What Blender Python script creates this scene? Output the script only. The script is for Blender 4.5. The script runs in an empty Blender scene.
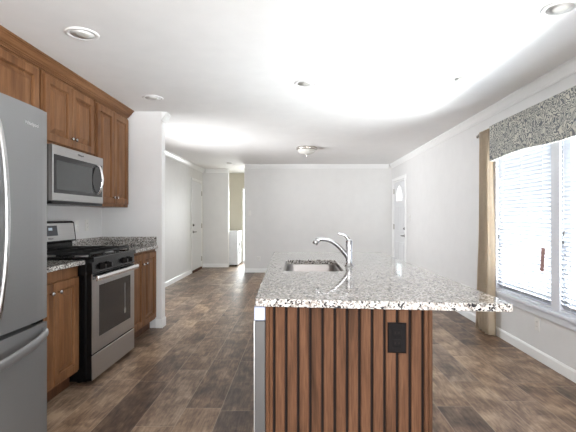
import bpy, bmesh, math, random
from mathutils import Vector, Matrix
random.seed(7)
C = bpy.context.scene.collection
SC = bpy.context.scene
R = math.radians

# ------------------------------------------------------------------ camera
H = 1.23                       # eye height
cam_d = bpy.data.cameras.new('camera'); cam = bpy.data.objects.new('camera', cam_d); C.objects.link(cam)
cam.location = (0, 0, H); cam.rotation_euler = (R(90), 0, 0)
cam_d.sensor_width = 36; cam_d.lens = 424 / 576 * 36
cam_d.shift_x = -11 / 576; cam_d.shift_y = 1 / 576
cam_d.clip_start = 0.05; cam_d.clip_end = 200
SC.camera = cam

# ------------------------------------------------------------------ world, daylight, exposure
w = bpy.data.worlds.new('sky'); SC.world = w; w.use_nodes = True
bg = w.node_tree.nodes['Background']; bg.inputs[0].default_value = (0.86, 0.93, 1.0, 1); bg.inputs[1].default_value = 2.4
def area(name, loc, target, sx, sy, power, col=(1, 1, 1), spread=180):
    d = bpy.data.lights.new(name, 'AREA'); d.shape = 'RECTANGLE'; d.size = sx; d.size_y = sy
    d.energy = power; d.color = col; d.spread = R(spread)
    o = bpy.data.objects.new(name, d); C.objects.link(o); o.location = loc
    o.rotation_euler = (Vector(target) - Vector(loc)).to_track_quat('-Z', 'Y').to_euler()
    return o
area('daylight_window_right', (3.4, 3.3, 0.55), (-1.5, 3.5, 2.4), 3.0, 1.5, 500, (0.96, 0.98, 1.0), 150)
area('fill_light_side', (3.3, -2.6, 0.25), (-0.6, -0.2, 2.4), 3.4, 1.5, 430, (0.97, 0.985, 1.0), 150)  # fill lamp outside the added, unseen window beside the viewer
area('fill_light_rear', (0.3, -8.0, 0.5), (0.1, -1.0, 1.7), 3.6, 1.8, 340, (0.97, 0.985, 1.0))  # fill lamp outside the added rear opening, out of view
area('daylight_window_left', (-4.3, 5.2, 1.0), (-0.2, 7.8, 1.7), 2.2, 2.0, 215, (0.96, 0.975, 1.0), 160)
area('daylight_hall_door', (-1.1, 12.3, 1.3), (-1.3, 9.0, 0.4), 0.9, 1.9, 90, (1.0, 0.99, 0.97))
vs = SC.view_settings
vs.view_transform = 'Standard'; vs.look = 'None'; vs.exposure = 0.82; vs.gamma = 1.0; vs.use_curve_mapping = False

# ------------------------------------------------------------------ materials
def srgb(r, g, b):
    f = lambda c: (c / 255 / 12.92) if c / 255 <= 0.04045 else ((c / 255 + 0.055) / 1.055) ** 2.4
    return (f(r), f(g), f(b), 1)
class NT:
    def __init__(s, name):
        s.m = bpy.data.materials.new(name); s.m.use_nodes = True
        s.t = s.m.node_tree; s.b = s.t.nodes['Principled BSDF']
    def n(s, kind, **kw):
        x = s.t.nodes.new(kind)
        for k, v in kw.items(): setattr(x, k, v)
        return x
    def l(s, a, b): s.t.links.new(a, b)
    def val(s, sock, v):
        if hasattr(v, 'links') or isinstance(v, bpy.types.NodeSocket): s.l(v, sock)
        else: sock.default_value = v
    def math(s, op, a, b=None, c=None):
        x = s.n('ShaderNodeMath', operation=op); s.val(x.inputs[0], a)
        if b is not None: s.val(x.inputs[1], b)
        if c is not None: s.val(x.inputs[2], c)
        return x.outputs[0]
    def ramp(s, fac, stops, interp='LINEAR'):
        x = s.n('ShaderNodeValToRGB'); x.color_ramp.interpolation = interp
        e = x.color_ramp.elements
        while len(e) < len(stops): e.new(0.5)
        for i, (p, c) in enumerate(stops): e[i].position = p; e[i].color = c
        s.val(x.inputs[0], fac); return x.outputs[0]
    def coords(s, scale=(1, 1, 1), rot=(0, 0, 0)):
        tc = s.n('ShaderNodeTexCoord'); mp = s.n('ShaderNodeMapping')
        mp.inputs['Scale'].default_value = scale; mp.inputs['Rotation'].default_value = rot
        s.l(tc.outputs['Object'], mp.inputs[0]); return mp.outputs[0]
    def noise(s, vec, scale, detail=3, rough=0.5, dist=0.0):
        x = s.n('ShaderNodeTexNoise'); s.l(vec, x.inputs['Vector'])
        x.inputs['Scale'].default_value = scale; x.inputs['Detail'].default_value = detail
        x.inputs['Roughness'].default_value = rough; x.inputs['Distortion'].default_value = dist
        return x.outputs[0]
    def mix(s, fac, a, b, blend='MIX'):
        x = s.n('ShaderNodeMix', data_type='RGBA', blend_type=blend)
        s.val(x.inputs[0], fac); s.val(x.inputs[6], a); s.val(x.inputs[7], b); return x.outputs[2]
    def bump(s, h, strength=0.2, dist=0.01):
        x = s.n('ShaderNodeBump'); x.inputs['Strength'].default_value = strength
        x.inputs['Distance'].default_value = dist; s.l(h, x.inputs['Height'])
        s.l(x.outputs[0], s.b.inputs['Normal'])
    def set(s, **kw):
        nm = {'col': 'Base Color', 'rough': 'Roughness', 'metal': 'Metallic', 'spec': 'Specular IOR Level',
              'coat': 'Coat Weight', 'aniso': 'Anisotropic'}
        for k, v in kw.items(): s.val(s.b.inputs[nm.get(k, k)], v)
        return s.m

def paint(name, c, rough=0.55, var=0.03, scale=6, bump=0.05):
    t = NT(name); v = t.coords(); nz = t.noise(v, scale, 4)
    dark = tuple(x * (1 - var) for x in c[:3]) + (1,)
    t.bump(t.noise(v, 180, 2), bump, 0.002)
    return t.set(col=t.ramp(nz, [(0.3, dark), (0.7, c)]), rough=rough, spec=0.3)
def metal(name, c, rough=0.3, stretch=(1, 1, 120), amt=0.12, m=1.0):
    t = NT(name); v = t.coords(stretch); nz = t.noise(v, 3, 3)
    lo = tuple(x * (1 - amt) for x in c[:3]) + (1,)
    rr = t.n('ShaderNodeMapRange'); t.l(nz, rr.inputs[0]); rr.inputs[3].default_value = rough * 0.85; rr.inputs[4].default_value = rough * 1.15
    return t.set(col=t.ramp(nz, [(0.3, lo), (0.7, c)]), rough=rr.outputs[0], metal=m)
def plastic(name, c, rough=0.35, var=0.06, spec=0.5):
    t = NT(name); nz = t.noise(t.coords(), 14, 2)
    lo = tuple(x * (1 - var) for x in c[:3]) + (1,)
    return t.set(col=t.ramp(nz, [(0.3, lo), (0.7, c)]), rough=rough, spec=spec)
def wood(name, dark, mid, light, scale=1.0, rough=0.5, along='z', spec=0.22):
    st = (lambda a, b: (a, b, a)) if along == 'y' else (lambda a, b: (a, a, b))
    t = NT(name); v = t.coords(st(9 * scale, 0.9 * scale))
    big = t.noise(v, 1.4, 4, 0.55, 0.6); fine = t.noise(t.coords(st(60 * scale, 2.5 * scale)), 3, 4, 0.6)
    c1 = t.ramp(big, [(0.28, dark), (0.5, mid), (0.75, light)])
    c2 = t.mix(t.ramp(fine, [(0.42, (0, 0, 0, 1)), (0.7, (0.55, 0.55, 0.55, 1))]), c1, dark)
    t.bump(fine, 0.08, 0.002)
    return t.set(col=c2, rough=rough, spec=spec)
def granite(name):
    t = NT(name); v = t.coords()
    wv = t.n('ShaderNodeVectorMath', operation='ADD'); nn = t.n('ShaderNodeTexNoise'); t.l(v, nn.inputs['Vector']); nn.inputs['Scale'].default_value = 90
    sc = t.n('ShaderNodeVectorMath', operation='SCALE'); t.l(nn.outputs['Color'], sc.inputs[0]); sc.inputs['Scale'].default_value = 0.006
    t.l(v, wv.inputs[0]); t.l(sc.outputs[0], wv.inputs[1]); v2 = wv.outputs[0]
    def vor(scale):
        x = t.n('ShaderNodeTexVoronoi'); x.inputs['Scale'].default_value = scale; t.l(v2, x.inputs['Vector']); 
        sp = t.n('ShaderNodeSeparateColor'); t.l(x.outputs['Color'], sp.inputs[0]); return sp.outputs[0]
    a = t.ramp(vor(170), [(0.0, srgb(206, 203, 199)), (0.28, srgb(172, 168, 163)), (0.46, srgb(214, 212, 208)), (0.60, srgb(132, 125, 119)),
                          (0.74, srgb(184, 178, 171)), (0.88, srgb(112, 106, 103))], 'CONSTANT')
    blk = t.ramp(vor(150), [(0.0, (0, 0, 0, 1)), (0.71, (1, 1, 1, 1))], 'CONSTANT')
    big = t.ramp(t.noise(v, 45, 3), [(0.38, (0.1, 0.1, 0.1, 1)), (0.52, (1, 1, 1, 1))])
    bk = t.mix(1.0, blk, big, 'MULTIPLY')
    col = t.mix(bk, a, srgb(32, 31, 36))
    tan = t.ramp(vor(110), [(0.0, (0, 0, 0, 1)), (0.91, (0.7, 0.7, 0.7, 1))], 'CONSTANT')
    col = t.mix(tan, col, srgb(150, 140, 132))
    return t.set(col=col, rough=0.06, spec=0.5)
def plank_floor():
    t = NT('vinyl_plank'); tc = t.n('ShaderNodeTexCoord'); sp = t.n('ShaderNodeSeparateXYZ'); t.l(tc.outputs['Object'], sp.inputs[0])
    PW, PL = 0.232, 0.92
    xr = t.math('DIVIDE', t.math('ADD', sp.outputs[0], 0.035), PW); row = t.math('FLOOR', xr); fx = t.math('FRACT', xr)
    wn = t.n('ShaderNodeTexWhiteNoise', noise_dimensions='1D'); t.l(row, wn.inputs['W'])
    yr = t.math('ADD', t.math('DIVIDE', sp.outputs[1], PL), wn.outputs[0]); col = t.math('FLOOR', yr); fy = t.math('FRACT', yr)
    cb = t.n('ShaderNodeCombineXYZ'); t.l(row, cb.inputs[0]); t.l(col, cb.inputs[1])
    w2 = t.n('ShaderNodeTexWhiteNoise', noise_dimensions='2D'); t.l(cb.outputs[0], w2.inputs['Vector'])
    tone = w2.outputs[0]
    off = t.n('ShaderNodeVectorMath', operation='SCALE'); t.l(w2.outputs['Color'], off.inputs[0]); off.inputs['Scale'].default_value = 30
    st = t.n('ShaderNodeVectorMath', operation='MULTIPLY'); t.l(tc.outputs['Object'], st.inputs[0]); st.inputs[1].default_value = (5.5, 1.9, 1)
    ad = t.n('ShaderNodeVectorMath', operation='ADD'); t.l(st.outputs[0], ad.inputs[0]); t.l(off.outputs[0], ad.inputs[1])
    g1 = t.noise(ad.outputs[0], 1.7, 6, 0.62, 1.1)
    st2 = t.n('ShaderNodeVectorMath', operation='MULTIPLY'); t.l(ad.outputs[0], st2.inputs[0]); st2.inputs[1].default_value = (9, 3, 1)
    g2 = t.noise(st2.outputs[0], 1.4, 4, 0.6)
    st3 = t.n('ShaderNodeVectorMath', operation='MULTIPLY'); t.l(ad.outputs[0], st3.inputs[0]); st3.inputs[1].default_value = (.45, 1.3, 1)
    g3 = t.noise(st3.outputs[0], 1.6, 4, 0.6, .5)
    k = t.math('ADD', t.math('MULTIPLY', tone, 0.27), t.math('MULTIPLY', g1, 0.72))
    k = t.math('ADD', k, t.math('MULTIPLY', t.math('SUBTRACT', g2, 0.5), 0.62))
    k = t.math('ADD', k, t.math('MULTIPLY', t.math('SUBTRACT', g3, 0.5), 0.85))
    c = t.ramp(k, [(0.12, srgb(46, 32, 24)), (0.31, srgb(84, 62, 47)), (0.47, srgb(117, 92, 72)), (0.61, srgb(146, 119, 95)), (0.82, srgb(188, 160, 130))])
    w3 = t.n('ShaderNodeTexWhiteNoise', noise_dimensions='3D'); t.l(off.outputs[0], w3.inputs['Vector'])
    c = t.mix(t.math('MULTIPLY', w3.outputs[0], 0.3), c, t.ramp(k, [(0.2, srgb(58, 54, 52)), (0.5, srgb(104, 98, 93)), (0.85, srgb(165, 157, 149))]))
    ex = t.math('MULTIPLY', t.math('MINIMUM', fx, t.math('SUBTRACT', 1.0, fx)), PW)
    ey = t.math('MULTIPLY', t.math('MINIMUM', fy, t.math('SUBTRACT', 1.0, fy)), PL)
    seam = t.math('LESS_THAN', t.math('MINIMUM', ex, ey), 0.0028)
    c = t.mix(t.math('MULTIPLY', seam, 0.4), c, srgb(190, 172, 152))
    t.bump(g2, 0.12, 0.003)
    return t.set(col=c, rough=0.38, spec=0.4)
def scroll_fabric():
    t = NT('scroll_fabric'); v = t.coords((1, 1, 1))
    nn = t.n('ShaderNodeTexNoise'); t.l(v, nn.inputs['Vector']); nn.inputs['Scale'].default_value = 9; nn.inputs['Detail'].default_value = 2
    sc = t.n('ShaderNodeVectorMath', operation='SCALE'); t.l(nn.outputs['Color'], sc.inputs[0]); sc.inputs['Scale'].default_value = 0.22
    ad = t.n('ShaderNodeVectorMath', operation='ADD'); t.l(v, ad.inputs[0]); t.l(sc.outputs[0], ad.inputs[1])
    vo = t.n('ShaderNodeTexVoronoi'); vo.inputs['Scale'].default_value = 12; t.l(ad.outputs[0], vo.inputs['Vector'])
    ring = t.math('FRACT', t.math('MULTIPLY', vo.outputs['Distance'], 4.2))
    pat = t.ramp(ring, [(0.0, srgb(208, 204, 192)), (0.38, srgb(196, 193, 182)), (0.5, srgb(114, 116, 119)), (0.85, srgb(98, 101, 107)), (0.97, srgb(208, 204, 192))])
    sp = t.n('ShaderNodeSeparateColor'); t.l(vo.outputs['Color'], sp.inputs[0])
    c = t.mix(t.math('MULTIPLY', sp.outputs[0], 0.35), pat, srgb(136, 138, 138))
    t.bump(t.noise(v, 400, 2), 0.1, 0.001)
    return t.set(col=c, rough=0.9, spec=0.1)
def glass(name='clear_glass'):
    t = NT(name); nz = t.noise(t.coords(), 3, 1)
    tr = t.n('ShaderNodeBsdfTransparent'); gl = t.n('ShaderNodeBsdfGlossy'); gl.inputs['Roughness'].default_value = 0.02
    t.l(t.ramp(nz, [(0.3, (0.96, 0.98, 0.98, 1)), (0.7, (0.98, 1, 1, 1))]), tr.inputs[0])
    mx = t.n('ShaderNodeMixShader'); mx.inputs[0].default_value = 0.07
    t.l(tr.outputs[0], mx.inputs[1]); t.l(gl.outputs[0], mx.inputs[2])
    t.l(mx.outputs[0], t.t.nodes['Material Output'].inputs[0]); return t.m
def translucent(name, c, amt, rough=0.6, fold=False):
    t = NT(name); nz = t.noise(t.coords(), 20, 2)
    lo = tuple(x * 0.94 for x in c[:3]) + (1,)
    cc = t.ramp(nz, [(0.3, lo), (0.7, c)]); t.set(col=cc, rough=rough, spec=0.2)
    tr = t.n('ShaderNodeBsdfTranslucent'); t.l(cc, tr.inputs[0]); mx = t.n('ShaderNodeMixShader'); mx.inputs[0].default_value = amt
    t.l(t.b.outputs[0], mx.inputs[1]); t.l(tr.outputs[0], mx.inputs[2]); t.l(mx.outputs[0], t.t.nodes['Material Output'].inputs[0]); return t.m

M = dict(
    wall=paint('wall_paint', srgb(227, 226, 225)), wall_cool=paint('wall_paint_cool', srgb(226, 225, 223)),
    ceil=paint('ceiling_paint', srgb(242, 241, 240), 0.7), beige=paint('beige_paint', srgb(196, 190, 174)),
    trim=paint('white_trim', srgb(242, 242, 241), 0.35, 0.015), door=paint('white_door_paint', srgb(226, 227, 229), 0.4, 0.015),
    floor=plank_floor(), granite=granite('speckled_granite'),
    wood=wood('maple_stain', srgb(92, 59, 36), srgb(128, 89, 58), srgb(150, 110, 77)),
    island=wood('walnut_stain', srgb(58, 39, 27), srgb(96, 66, 47), srgb(117, 83, 61), 1.3, 0.6, spec=0.12),
    crown=wood('maple_crown', srgb(92, 59, 36), srgb(128, 89, 58), srgb(150, 110, 77), along='y'),
    panel_sky=plastic('sky_reflection_plastic', srgb(176, 182, 204), 0.35), bronze=metal('dark_nickel', (0.16, 0.15, 0.14, 1), 0.35), sink=metal('satin_sink_steel', (0.36, 0.34, 0.33, 1), 0.35), groove=plastic('dark_groove', srgb(40, 33, 31), 0.8, spec=0.1), toe=wood('dark_toe', srgb(70, 44, 30), srgb(92, 60, 40), srgb(110, 75, 52)),
    steel=metal('brushed_steel', (0.50, 0.495, 0.49, 1), 0.34), slate=metal('slate_steel', (0.26, 0.26, 0.262, 1), 0.42, (1, 1, 60), 0.04, 0.6),
    bright=metal('bright_steel', (0.82, 0.82, 0.83, 1), 0.22), chrome=metal('chrome', (0.55, 0.55, 0.56, 1), 0.08, (1, 1, 1), 0.03),
    nickel=metal('brushed_nickel', (0.62, 0.58, 0.53, 1), 0.25), black=plastic('black_enamel', srgb(13, 13, 14), 0.25, spec=0.25),
    iron=plastic('cast_iron', srgb(24, 24, 25), 0.6), dglass=plastic('dark_glass', srgb(26, 26, 28), 0.06), grey=plastic('grey_plastic', srgb(80, 78, 77), 0.4),
    ovenglass=plastic('oven_glass', srgb(38, 37, 37), 0.12), mwglass=plastic('microwave_glass', srgb(66, 68, 68), 0.10),
    bplate=plastic('black_plastic', srgb(20, 17, 17), 0.6, spec=0.1), wplate=plastic('white_plastic', srgb(232, 230, 226), 0.4),
    white=plastic('white_enamel', srgb(226, 228, 232), 0.3), lens=translucent('frosted_glass', srgb(240, 238, 232), 0.3, 0.25),
    blind=translucent('blind_vinyl', srgb(190, 193, 199), 0.02), curtain=translucent('tan_cloth', srgb(224, 210, 190), 0.25, 0.9),
    scroll=scroll_fabric(), glass=glass(), vinyl=paint('white_vinyl', srgb(226, 228, 234), 0.35, 0.01),
    tag=plastic('tag_paper', srgb(176, 140, 134), 0.7), reflector=metal('can_reflector', (0.80, 0.79, 0.77, 1), 0.4, (1, 1, 1), 0.05, 0.25),
    ground=paint('pale_concrete', srgb(200, 198, 192), 0.8), display=plastic('display_glass', srgb(30, 36, 48), 0.1), digits=plastic('display_digits', srgb(210, 225, 240), 0.5),
)

# ------------------------------------------------------------------ mesh helpers (all coordinates are world coordinates)
def box(bm, x0, x1, y0, y1, z0, z1, bev=0.0, seg=2):
    b = bmesh.new()
    bmesh.ops.create_cube(b, size=1)
    for v in b.verts: v.co = Vector(((x0 + x1) / 2 + v.co.x * (x1 - x0), (y0 + y1) / 2 + v.co.y * (y1 - y0), (z0 + z1) / 2 + v.co.z * (z1 - z0)))
    if bev > 0: bmesh.ops.bevel(b, geom=list(b.edges), offset=bev, segments=seg, affect='EDGES', profile=0.5)
    merge(bm, b); return bm
def merge(bm, b):
    me = bpy.data.meshes.new('tmp'); b.to_mesh(me); b.free(); bm.from_mesh(me); bpy.data.meshes.remove(me)
def prism(bm, pts, vec, bev=0):
    """pts: closed loop of 3-D points, extruded by vec"""
    b = bmesh.new(); vs_ = [b.verts.new(p) for p in pts]; f = b.faces.new(vs_)
    r = bmesh.ops.extrude_face_region(b, geom=[f]); bmesh.ops.translate(b, vec=vec, verts=[v for v in r['geom'] if isinstance(v, bmesh.types.BMVert)])
    bmesh.ops.recalc_face_normals(b, faces=b.faces)
    if bev: bmesh.ops.bevel(b, geom=list(b.edges), offset=bev, segments=2, affect='EDGES', profile=0.5)
    merge(bm, b); return bm
def lathe(bm, prof, c, axis='z', n=28):
    """prof: (radius, height) along axis from c"""
    b = bmesh.new(); rings = []
    for r, h in prof:
        ring = []
        for i in range(n):
            a = 2 * math.pi * i / n; p = (r * math.cos(a), r * math.sin(a), h)
            if axis == 'x': p = (p[2], p[0], p[1])
            if axis == 'y': p = (p[0], p[2], p[1])
            ring.append(b.verts.new(Vector(p) + Vector(c)))
        rings.append(ring)
    for a, d in zip(rings, rings[1:]):
        for i in range(n): b.faces.new((a[i], a[(i + 1) % n], d[(i + 1) % n], d[i]))
    for ring, rh in ((rings[0], prof[0]), (rings[-1], prof[-1])):
        if rh[0] > 1e-5: b.faces.new(ring)
    bmesh.ops.remove_doubles(b, verts=b.verts, dist=1e-6); bmesh.ops.recalc_face_normals(b, faces=b.faces)
    for f in b.faces: f.smooth = True
    merge(bm, b); return bm
def smooth_path(pts, k=6):
    out = []; P = [Vector(p) for p in pts]
    for i in range(len(P) - 1):
        p0, p1, p2, p3 = P[max(i - 1, 0)], P[i], P[i + 1], P[min(i + 2, len(P) - 1)]
        for j in range(k):
            t = j / k
            out.append(0.5 * ((2 * p1) + (p2 - p0) * t + (2 * p0 - 5 * p1 + 4 * p2 - p3) * t * t + (3 * p1 - p0 - 3 * p2 + p3) * t ** 3))
    out.append(P[-1]); return out
def tube(bm, pts, r, n=12, flat=1.0, side=None):
    """r: radius or list; flat scales the section along `side`"""
    b = bmesh.new(); pts = [Vector(p) for p in pts]; rings = []; L = len(pts)
    up = Vector(side) if side else None; prev = None
    for i, p in enumerate(pts):
        d = (pts[min(i + 1, L - 1)] - pts[max(i - 1, 0)]).normalized()
        if up is not None: u = (up - d * up.dot(d)).normalized()
        elif prev is None: u = d.orthogonal().normalized()
        else: u = (prev - d * prev.dot(d)).normalized()
        prev = u; v = d.cross(u); rr = r[i] if isinstance(r, (list, tuple)) else r
        rings.append([b.verts.new(p + u * math.cos(2 * math.pi * k / n) * rr * flat + v * math.sin(2 * math.pi * k / n) * rr) for k in range(n)])
    for a, d in zip(rings, rings[1:]):
        for i in range(n): b.faces.new((a[i], a[(i + 1) % n], d[(i + 1) % n], d[i]))
    b.faces.new(rings[0]); b.faces.new(rings[-1]); bmesh.ops.recalc_face_normals(b, faces=b.faces)
    for f in b.faces: f.smooth = True
    merge(bm, b); return bm
def loops_panel(bm, O, U, V, N, loops, back=0.0):
    """nested rectangles (u0,v0,u1,v1,depth along N); closed at the back plane"""
    b = bmesh.new(); O, U, V, N = map(Vector, (O, U, V, N))
    mk = lambda u0, v0, u1, v1, d: [b.verts.new(O + U * a + V * c + N * d) for a, c in ((u0, v0), (u1, v0), (u1, v1), (u0, v1))]
    rs = [mk(*loops[0][:4], back)] + [mk(*l) for l in loops]
    b.faces.new(rs[0])
    for a, d in zip(rs, rs[1:]):
        for i in range(4): b.faces.new((a[i], a[(i + 1) % 4], d[(i + 1) % 4], d[i]))
    b.faces.new(rs[-1]); bmesh.ops.recalc_face_normals(b, faces=b.faces); merge(bm, b); return bm
def raised(bm, O, U, V, N, wdt, hgt, t=0.02, fr=0.062):
    """raised-panel cabinet door"""
    e = 0.004; L = [(0, 0, wdt, hgt, t - e), (e, e, wdt - e, hgt - e, t)]
    def ins(a, d): L.append((a, a, wdt - a, hgt - a, d))
    ins(fr - .008, t); ins(fr - .002, t - .005); ins(fr - .001, t - .016); ins(fr + .008, t - .016); ins(fr + .044, t - .002); ins(fr + .045, t - .0005)
    return loops_panel(bm, O, U, V, N, L)
BASE = {}
def obj(name, bm, mat, parent=None, label=None):
    me = bpy.data.meshes.new(name); off = Vector(BASE.get(parent.name, (0, 0, 0))) if parent else Vector((0, 0, 0))
    o = bpy.data.objects.new(name, me); C.objects.link(o)
    if parent:
        o.parent = parent; BASE[o.name] = tuple(off)
        if off.length: bmesh.ops.translate(bm, vec=-off, verts=bm.verts)
    bm.to_mesh(me); bm.free(); me.materials.append(mat)
    if label: o['label'] = label
    return o
def center(o):
    """put a single-mesh thing's origin at the middle of its base"""
    me = o.data; xs = [v.co for v in me.vertices]
    c = Vector(((min(v.x for v in xs) + max(v.x for v in xs)) / 2, (min(v.y for v in xs) + max(v.y for v in xs)) / 2, min(v.z for v in xs)))
    me.transform(Matrix.Translation(-c)); o.location = c; return o
def thing(name, label, cat, loc=(0, 0, 0), group=None):
    o = bpy.data.objects.new(name, None); C.objects.link(o); o.empty_display_size = 0.05
    o.location = loc; o['label'] = label; o['category'] = cat; BASE[o.name] = tuple(loc)
    if group: o['group'] = group
    return o
def tag(o, label, cat, group=None):
    o['label'] = label; o['category'] = cat
    if group: o['group'] = group
    return o
def struct(o, label=None, cat=None):
    o['kind'] = 'structure'
    if label: o['label'] = label
    if cat: o['category'] = cat
    return o
def sbox(name, mat, *b, bev=0.0, label=None, cat=None):
    return struct(obj(name, box(bmesh.new(), *b, bev=bev), mat), label, cat)
def copy_tree(o, parent=None):
    c = o.copy(); C.objects.link(c)
    if parent: c.parent = parent
    for ch in list(o.children): copy_tree(ch, c)
    return c
def text(name, s, size, loc, rot, mat, parent, depth=0.0008):
    cu = bpy.data.curves.new('t', 'FONT'); cu.body = s; cu.size = size; cu.extrude = depth; cu.align_x = 'CENTER'; cu.align_y = 'CENTER'
    to = bpy.data.objects.new('t', cu); C.objects.link(to); bpy.context.view_layer.update()
    me = bpy.data.meshes.new_from_object(to.evaluated_get(bpy.context.evaluated_depsgraph_get()))
    bpy.data.objects.remove(to); bpy.data.curves.remove(cu)
    me.transform(Matrix.Translation(Vector(loc) - Vector(BASE[parent.name])) @ rot.to_4x4())
    me.name = name; me.materials.clear(); me.materials.append(mat)
    o = bpy.data.objects.new(name, me); C.objects.link(o); o.parent = parent; return o
FACE_PX = Matrix(((0, 0, 1), (1, 0, 0), (0, 1, 0)))        # text facing +X, reading along +Y
X, Y, Z = Vector((1, 0, 0)), Vector((0, 1, 0)), Vector((0, 0, 1))

# ------------------------------------------------------------------ room shell
CZ = 2.398; XR = 2.06; XK = -2.19; XL = -2.35; YB = 9.40; YA = 10.37; YH = 11.30; YR = -6.50
YS0, YS1, XS = 4.70, 4.80, -1.525                          # stub wall
sbox('floor', M['floor'], -3.0, XR + 0.15, YR - 0.15, YH + 0.2, -0.05, 0.0, label='brown and grey wood plank vinyl floor running away from the camera', cat='floor')
sbox('ceiling', M['ceil'], -3.0, XR + 0.15, YR - 0.15, YH + 0.2, CZ, CZ + 0.08, label='white ceiling over kitchen and living room', cat='ceiling')
struct(obj('ground', box(bmesh.new(), -30, 30, -30, 40, -0.35, -0.25), M['ground']), 'pale concrete ground outside the house', 'ground')
# window openings
W1 = (2.36, 3.345); W2 = (3.425, 4.41); WZ0, WZ1 = 0.48, 1.98; WY0, WY1 = 2.30, 4.47
D1 = (8.20, 9.26)                                          # front door opening on the right wall
def wall_x(name, x0, x1, y0, y1, holes, mat, label):
    """wall along Y with rectangular holes (y0,y1,z0,z1)"""
    bm = bmesh.new(); y = y0
    for a, b, c, d in sorted(holes):
        box(bm, x0, x1, y, a, 0, CZ)
        if c > 0: box(bm, x0, x1, a, b, 0, c)
        if d < CZ: box(bm, x0, x1, a, b, d, CZ)
        y = b
    box(bm, x0, x1, y, y1, 0, CZ); return struct(obj(name, bm, mat), label, 'wall')
def wall_y(name, y0, y1, x0, x1, holes, mat, label):
    bm = bmesh.new(); x = x0
    for a, b, c, d in sorted(holes):
        box(bm, x, a, y0, y1, 0, CZ)
        if c > 0: box(bm, a, b, y0, y1, 0, c)
        if d < CZ: box(bm, a, b, y0, y1, d, CZ)
        x = b
    box(bm, x, x1, y0, y1, 0, CZ); return struct(obj(name, bm, mat), label, 'wall')
wall_x('wall_right', XR, XR + 0.14, YR, YB + 0.12, [(-4.4, -0.9, 0.4, 2.05), (WY0, WY1, WZ0 - 0.04, WZ1 + 0.05), (D1[0], D1[1], 0, 1.99)], M['wall'], 'long white right wall with the windows and front door')
wall_x('wall_kitchen', XL, XK, YR, YS0, [], M['wall'], 'white wall behind the range and cabinets')
wall_x('wall_left', XL - 0.12, XL, YS0, YA + 0.12, [(5.15, 6.65, 0.6, 2.05)], M['wall_cool'], 'white left wall of the living room with a door')
wall_y('wall_stub', YS0, YS1, XL, XS, [], M['wall'], 'short white wall ending the kitchen counter')
wall_y('wall_back', YB, YB + 0.12, -1.197, XR, [], M['wall_cool'], 'white wall at the far end of the living room')
wall_y('wall_alcove', YA, YA + 0.12, XL, -1.74, [], M['wall_cool'], 'short white wall beside the hall opening')
wall_y('wall_hall', YH, YH + 0.12, -2.9, -0.4, [(-1.515, -0.65, 0, 2.0)], M['beige'], 'beige wall behind the washing machine')
wall_x('wall_hall_left', -2.9, -2.75, YA, YH + 0.12, [], M['beige'], 'beige side wall of the laundry')
wall_x('wall_hall_right', -0.5, -0.4, YB + 0.12, YH, [], M['beige'], 'beige wall behind the living room end wall')
wall_y('wall_rear', YR - 0.14, YR, XL, XR, [(-1.6, 2.0, 0.0, 2.1)], M['wall'], 'wall behind the viewer with a wide added opening for fill daylight')

# crown moulding runs
def crown_prof(px, pz=0.105, d=0.085):
    return [(0, CZ - 0.092), (0.008, CZ - 0.092), (0.010, CZ - 0.078), (0.020, CZ - 0.068), (0.036, CZ - 0.038), (0.046, CZ - 0.024), (0.052, CZ - 0.020), (0.054, CZ - 0.001), (0, CZ - 0.001)]
def crown_x(name, xw, s, y0, y1, label):       # on a wall along Y; s = +1 when it projects to +X
    bm = bmesh.new(); prism(bm, [(xw + s * a, y0, z) for a, z in crown_prof(0)], (0, y1 - y0, 0)); return struct(obj(name, bm, M['trim']), label, 'moulding')
def crown_y(name, yw, s, x0, x1, label):
    bm = bmesh.new(); prism(bm, [(x0, yw + s * a, z) for a, z in crown_prof(0)], (x1 - x0, 0, 0)); return struct(obj(name, bm, M['trim']), label, 'moulding')
crown_x('trim_1', XR - 0.001, -1, YR, YB, 'white crown moulding along the top of the right wall')
crown_y('trim_2', YB - 0.001, -1, -1.197, XR - 0.08, 'white crown moulding along the far end wall')
crown_x('trim_3', XL + 0.001, 1, YS1 + 0.08, YA, 'white crown moulding along the left living room wall')
crown_y('trim_4', YA - 0.001, -1, XL + 0.08, -1.74, 'short crown moulding over the wall beside the hall')
bm = bmesh.new(); prism(bm, [(XS + 0.001 + a, YS0 - 0.0, z) for a, z in crown_prof(0)], (0, YS1 - YS0 + 0.078, 0))
prism(bm, [(XL + 0.08, YS1 + 0.001 + a, z) for a, z in crown_prof(0)], (XS - XL - 0.08, 0, 0))
struct(obj('trim_5', bm, M['trim']), 'crown moulding wrapping the end of the short kitchen wall', 'moulding')
def base_x(name, xw, s, runs, label):
    bm = bmesh.new()
    for y0, y1 in runs: prism(bm, [(xw, y0, 0.001), (xw + s * 0.014, y0, 0.001), (xw + s * 0.014, y0, 0.075), (xw + s * 0.006, y0, 0.09), (xw, y0, 0.09)], (0, y1 - y0, 0))
    return struct(obj(name, bm, M['trim']), label, 'baseboard')
def base_y(name, yw, s, runs, label):
    bm = bmesh.new()
    for x0, x1 in runs: prism(bm, [(x0, yw, 0.001), (x0, yw + s * 0.014, 0.001), (x0, yw + s * 0.014, 0.075), (x0, yw + s * 0.006, 0.09), (x0, yw, 0.09)], (x1 - x0, 0, 0))
    return struct(obj(name, bm, M['trim']), label, 'baseboard')
base_x('baseboard_right', XR - 0.001, -1, [(YR, D1[0] - 0.07), (D1[1] + 0.07, YB)], 'white baseboard under the windows on the right wall')
base_y('baseboard_back', YB - 0.001, -1, [(-1.197, XR - 0.02)], 'white baseboard along the far end wall')
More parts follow.
